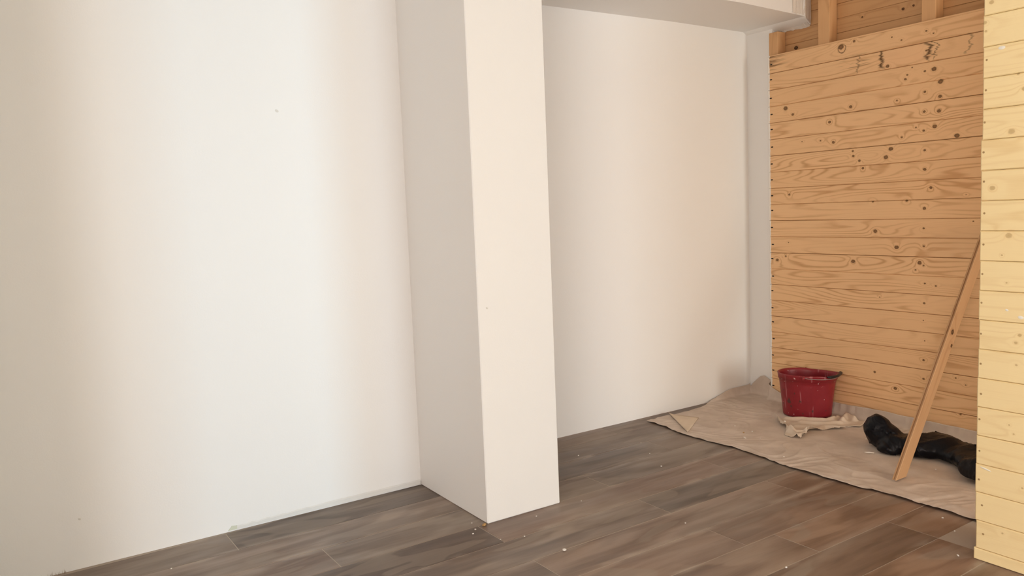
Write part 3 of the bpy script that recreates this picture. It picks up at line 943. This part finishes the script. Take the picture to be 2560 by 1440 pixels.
FLOOR_CRUMBS = [(-1.325, -0.194, 'on the tiles beside the pale corner of the drop sheet'), (-1.734, -0.148, 'on the dark tiles close to the alcove wall'), (-1.421, -0.369, 'on the tiles midway between column and drop sheet'), (-1.521, -0.562, 'right of the column beside a tile joint'),
                (-1.952, -1.155, 'alone in the middle of the bare floor'), (-1.192, -1.87, 'in the dark near the foot of the pale pine wall'), (-1.1, -1.772, 'on the tiles just under the edge of the drop sheet'),
                (-2.658, -0.586, 'left of the column foot, nearest the wall'), (-2.681, -0.655, 'left of the column foot, second from the wall'), (-2.712, -0.688, 'left of the column foot, farthest from it'), (-2.652, -0.808, 'on the tiles in front of the column corner'),
                (-2.557, -0.843, 'on the tile joint in front of the column'), (-2.133, -0.68, 'beside the right foot of the column'), (-1.963, -1.669, 'near the bottom edge of the picture right of its middle'), (-2.397, -0.7, 'at the foot of the bright column face'), (-3.809, -0.234, 'by the left wall on the long tile')]
for x, y, where in FLOOR_CRUMBS:
    chip('plaster_crumb', x, y, 0.0004, 0.0042 * (0.7 + 0.5 * rc.random()), M['chip'], 'tiny white crumb ' + where, 'crumb', 'white crumbs on the bare tiles')
chip('plaster_crumb', -2.509, -1.052, 0.0004, 0.0085, M['chip'], 'largest white plaster crumb on the tile joint in front of the column', 'crumb')
chip('plaster_sliver', -1.398, -1.99, 0.0004, 0.005, M['chip'], 'short white sliver on the tiles beside the foot of the pale pine wall', 'sliver', None, 1.9, 0.7, 0.9)
chip('ochre_chip', -2.628, -0.640, 0.0004, 0.010, M['chip_brown'], 'ochre chip at the front left foot of the white column', 'chip', None, 1.3, 0.9, 0.2)
for x, y, where in [(-0.691, -0.318, 'farthest back of those left of the rag'), (-0.707, -0.459, 'close left of the rag corner'), (-0.785, -0.581, 'in front of the rag'), (-0.95, -0.868, 'near the front edge of the sheet'), (-0.365, -0.955, 'between the rag and the black bag'), (-0.562, -1.448, 'right of the foot of the leaning board')]:
    chip('plaster_crumb', x, y, 0.0058, 0.0048, M['chip'], 'tiny white crumb on the drop sheet, ' + where, 'crumb', 'white crumbs on the drop sheet')
chip('brown_crumb', -0.762, -0.444, 0.0058, 0.0065, M['chip_brown'], 'small brown crumb on the drop sheet left of the rag', 'crumb')
chip('plaster_crumb', -0.469, -0.50, 0.028, 0.008, M['chip'], 'white crumb lying on the cream rag', 'crumb')
chip('white_sliver', -0.843, -0.524, 0.0065, 0.007, M['chip'], 'short white sliver on the drop sheet left of the rag', 'sliver', None, 3.4, 0.8, math.atan2(-0.061, -0.035))
chip('white_sliver', -0.570, -1.105, 0.0065, 0.006, M['chip'], 'long white sliver on the drop sheet in front of the black bag', 'sliver', None, 4.6, 0.9, math.atan2(-0.39, 0.26))

# scuffs on the paint
for par, (x, y, z, r) in ((bpy.data.objects['wall_back'], (-3.201, -0.0002, 1.807, 0.006)), (col_o, (-2.565, -0.6362, 0.932, 0.004)), (bpy.data.objects['wall_back'], (-4.09, -0.0002, 0.20, 0.004))):
    bm = bmesh.new()
    bmesh.ops.create_uvsphere(bm, u_segments=10, v_segments=6, radius=1, matrix=Matrix.Translation((x, y, z)) @ Matrix.Rotation(0.6, 4, 'Y') @ Matrix.Diagonal((r * 1.5, 0.0008, r, 1)))
    bm_obj('scuff', bm, M['scuff'], par)

# wisp of dry fibres at the wall foot on the far left
vs, fs = [], []
rf = random.Random(2)
for i in range(26):
    x = -4.27 + 0.12 * rf.random() ** 0.8
    h = 0.006 + 0.012 * rf.random()
    dx = rf.uniform(-0.006, 0.006)
    y = -0.004 - 0.006 * rf.random()
    b0 = len(vs)
    w_ = 0.0007
    vs += [(x - w_, y, 0.0006), (x + w_, y, 0.0006), (x, y - w_ * 2, 0.0006), (x + dx, y + 0.002, h)]
    fs += [(b0, b0 + 1, b0 + 3), (b0 + 1, b0 + 2, b0 + 3), (b0 + 2, b0, b0 + 3), (b0, b0 + 2, b0 + 1)]
fw = mesh_obj('fibre_wisp', vs, fs, M['fibre'])
tag(fw, 'wisp of short dry fibres at the foot of the white wall in the bottom left corner', 'fibres', kind='stuff')
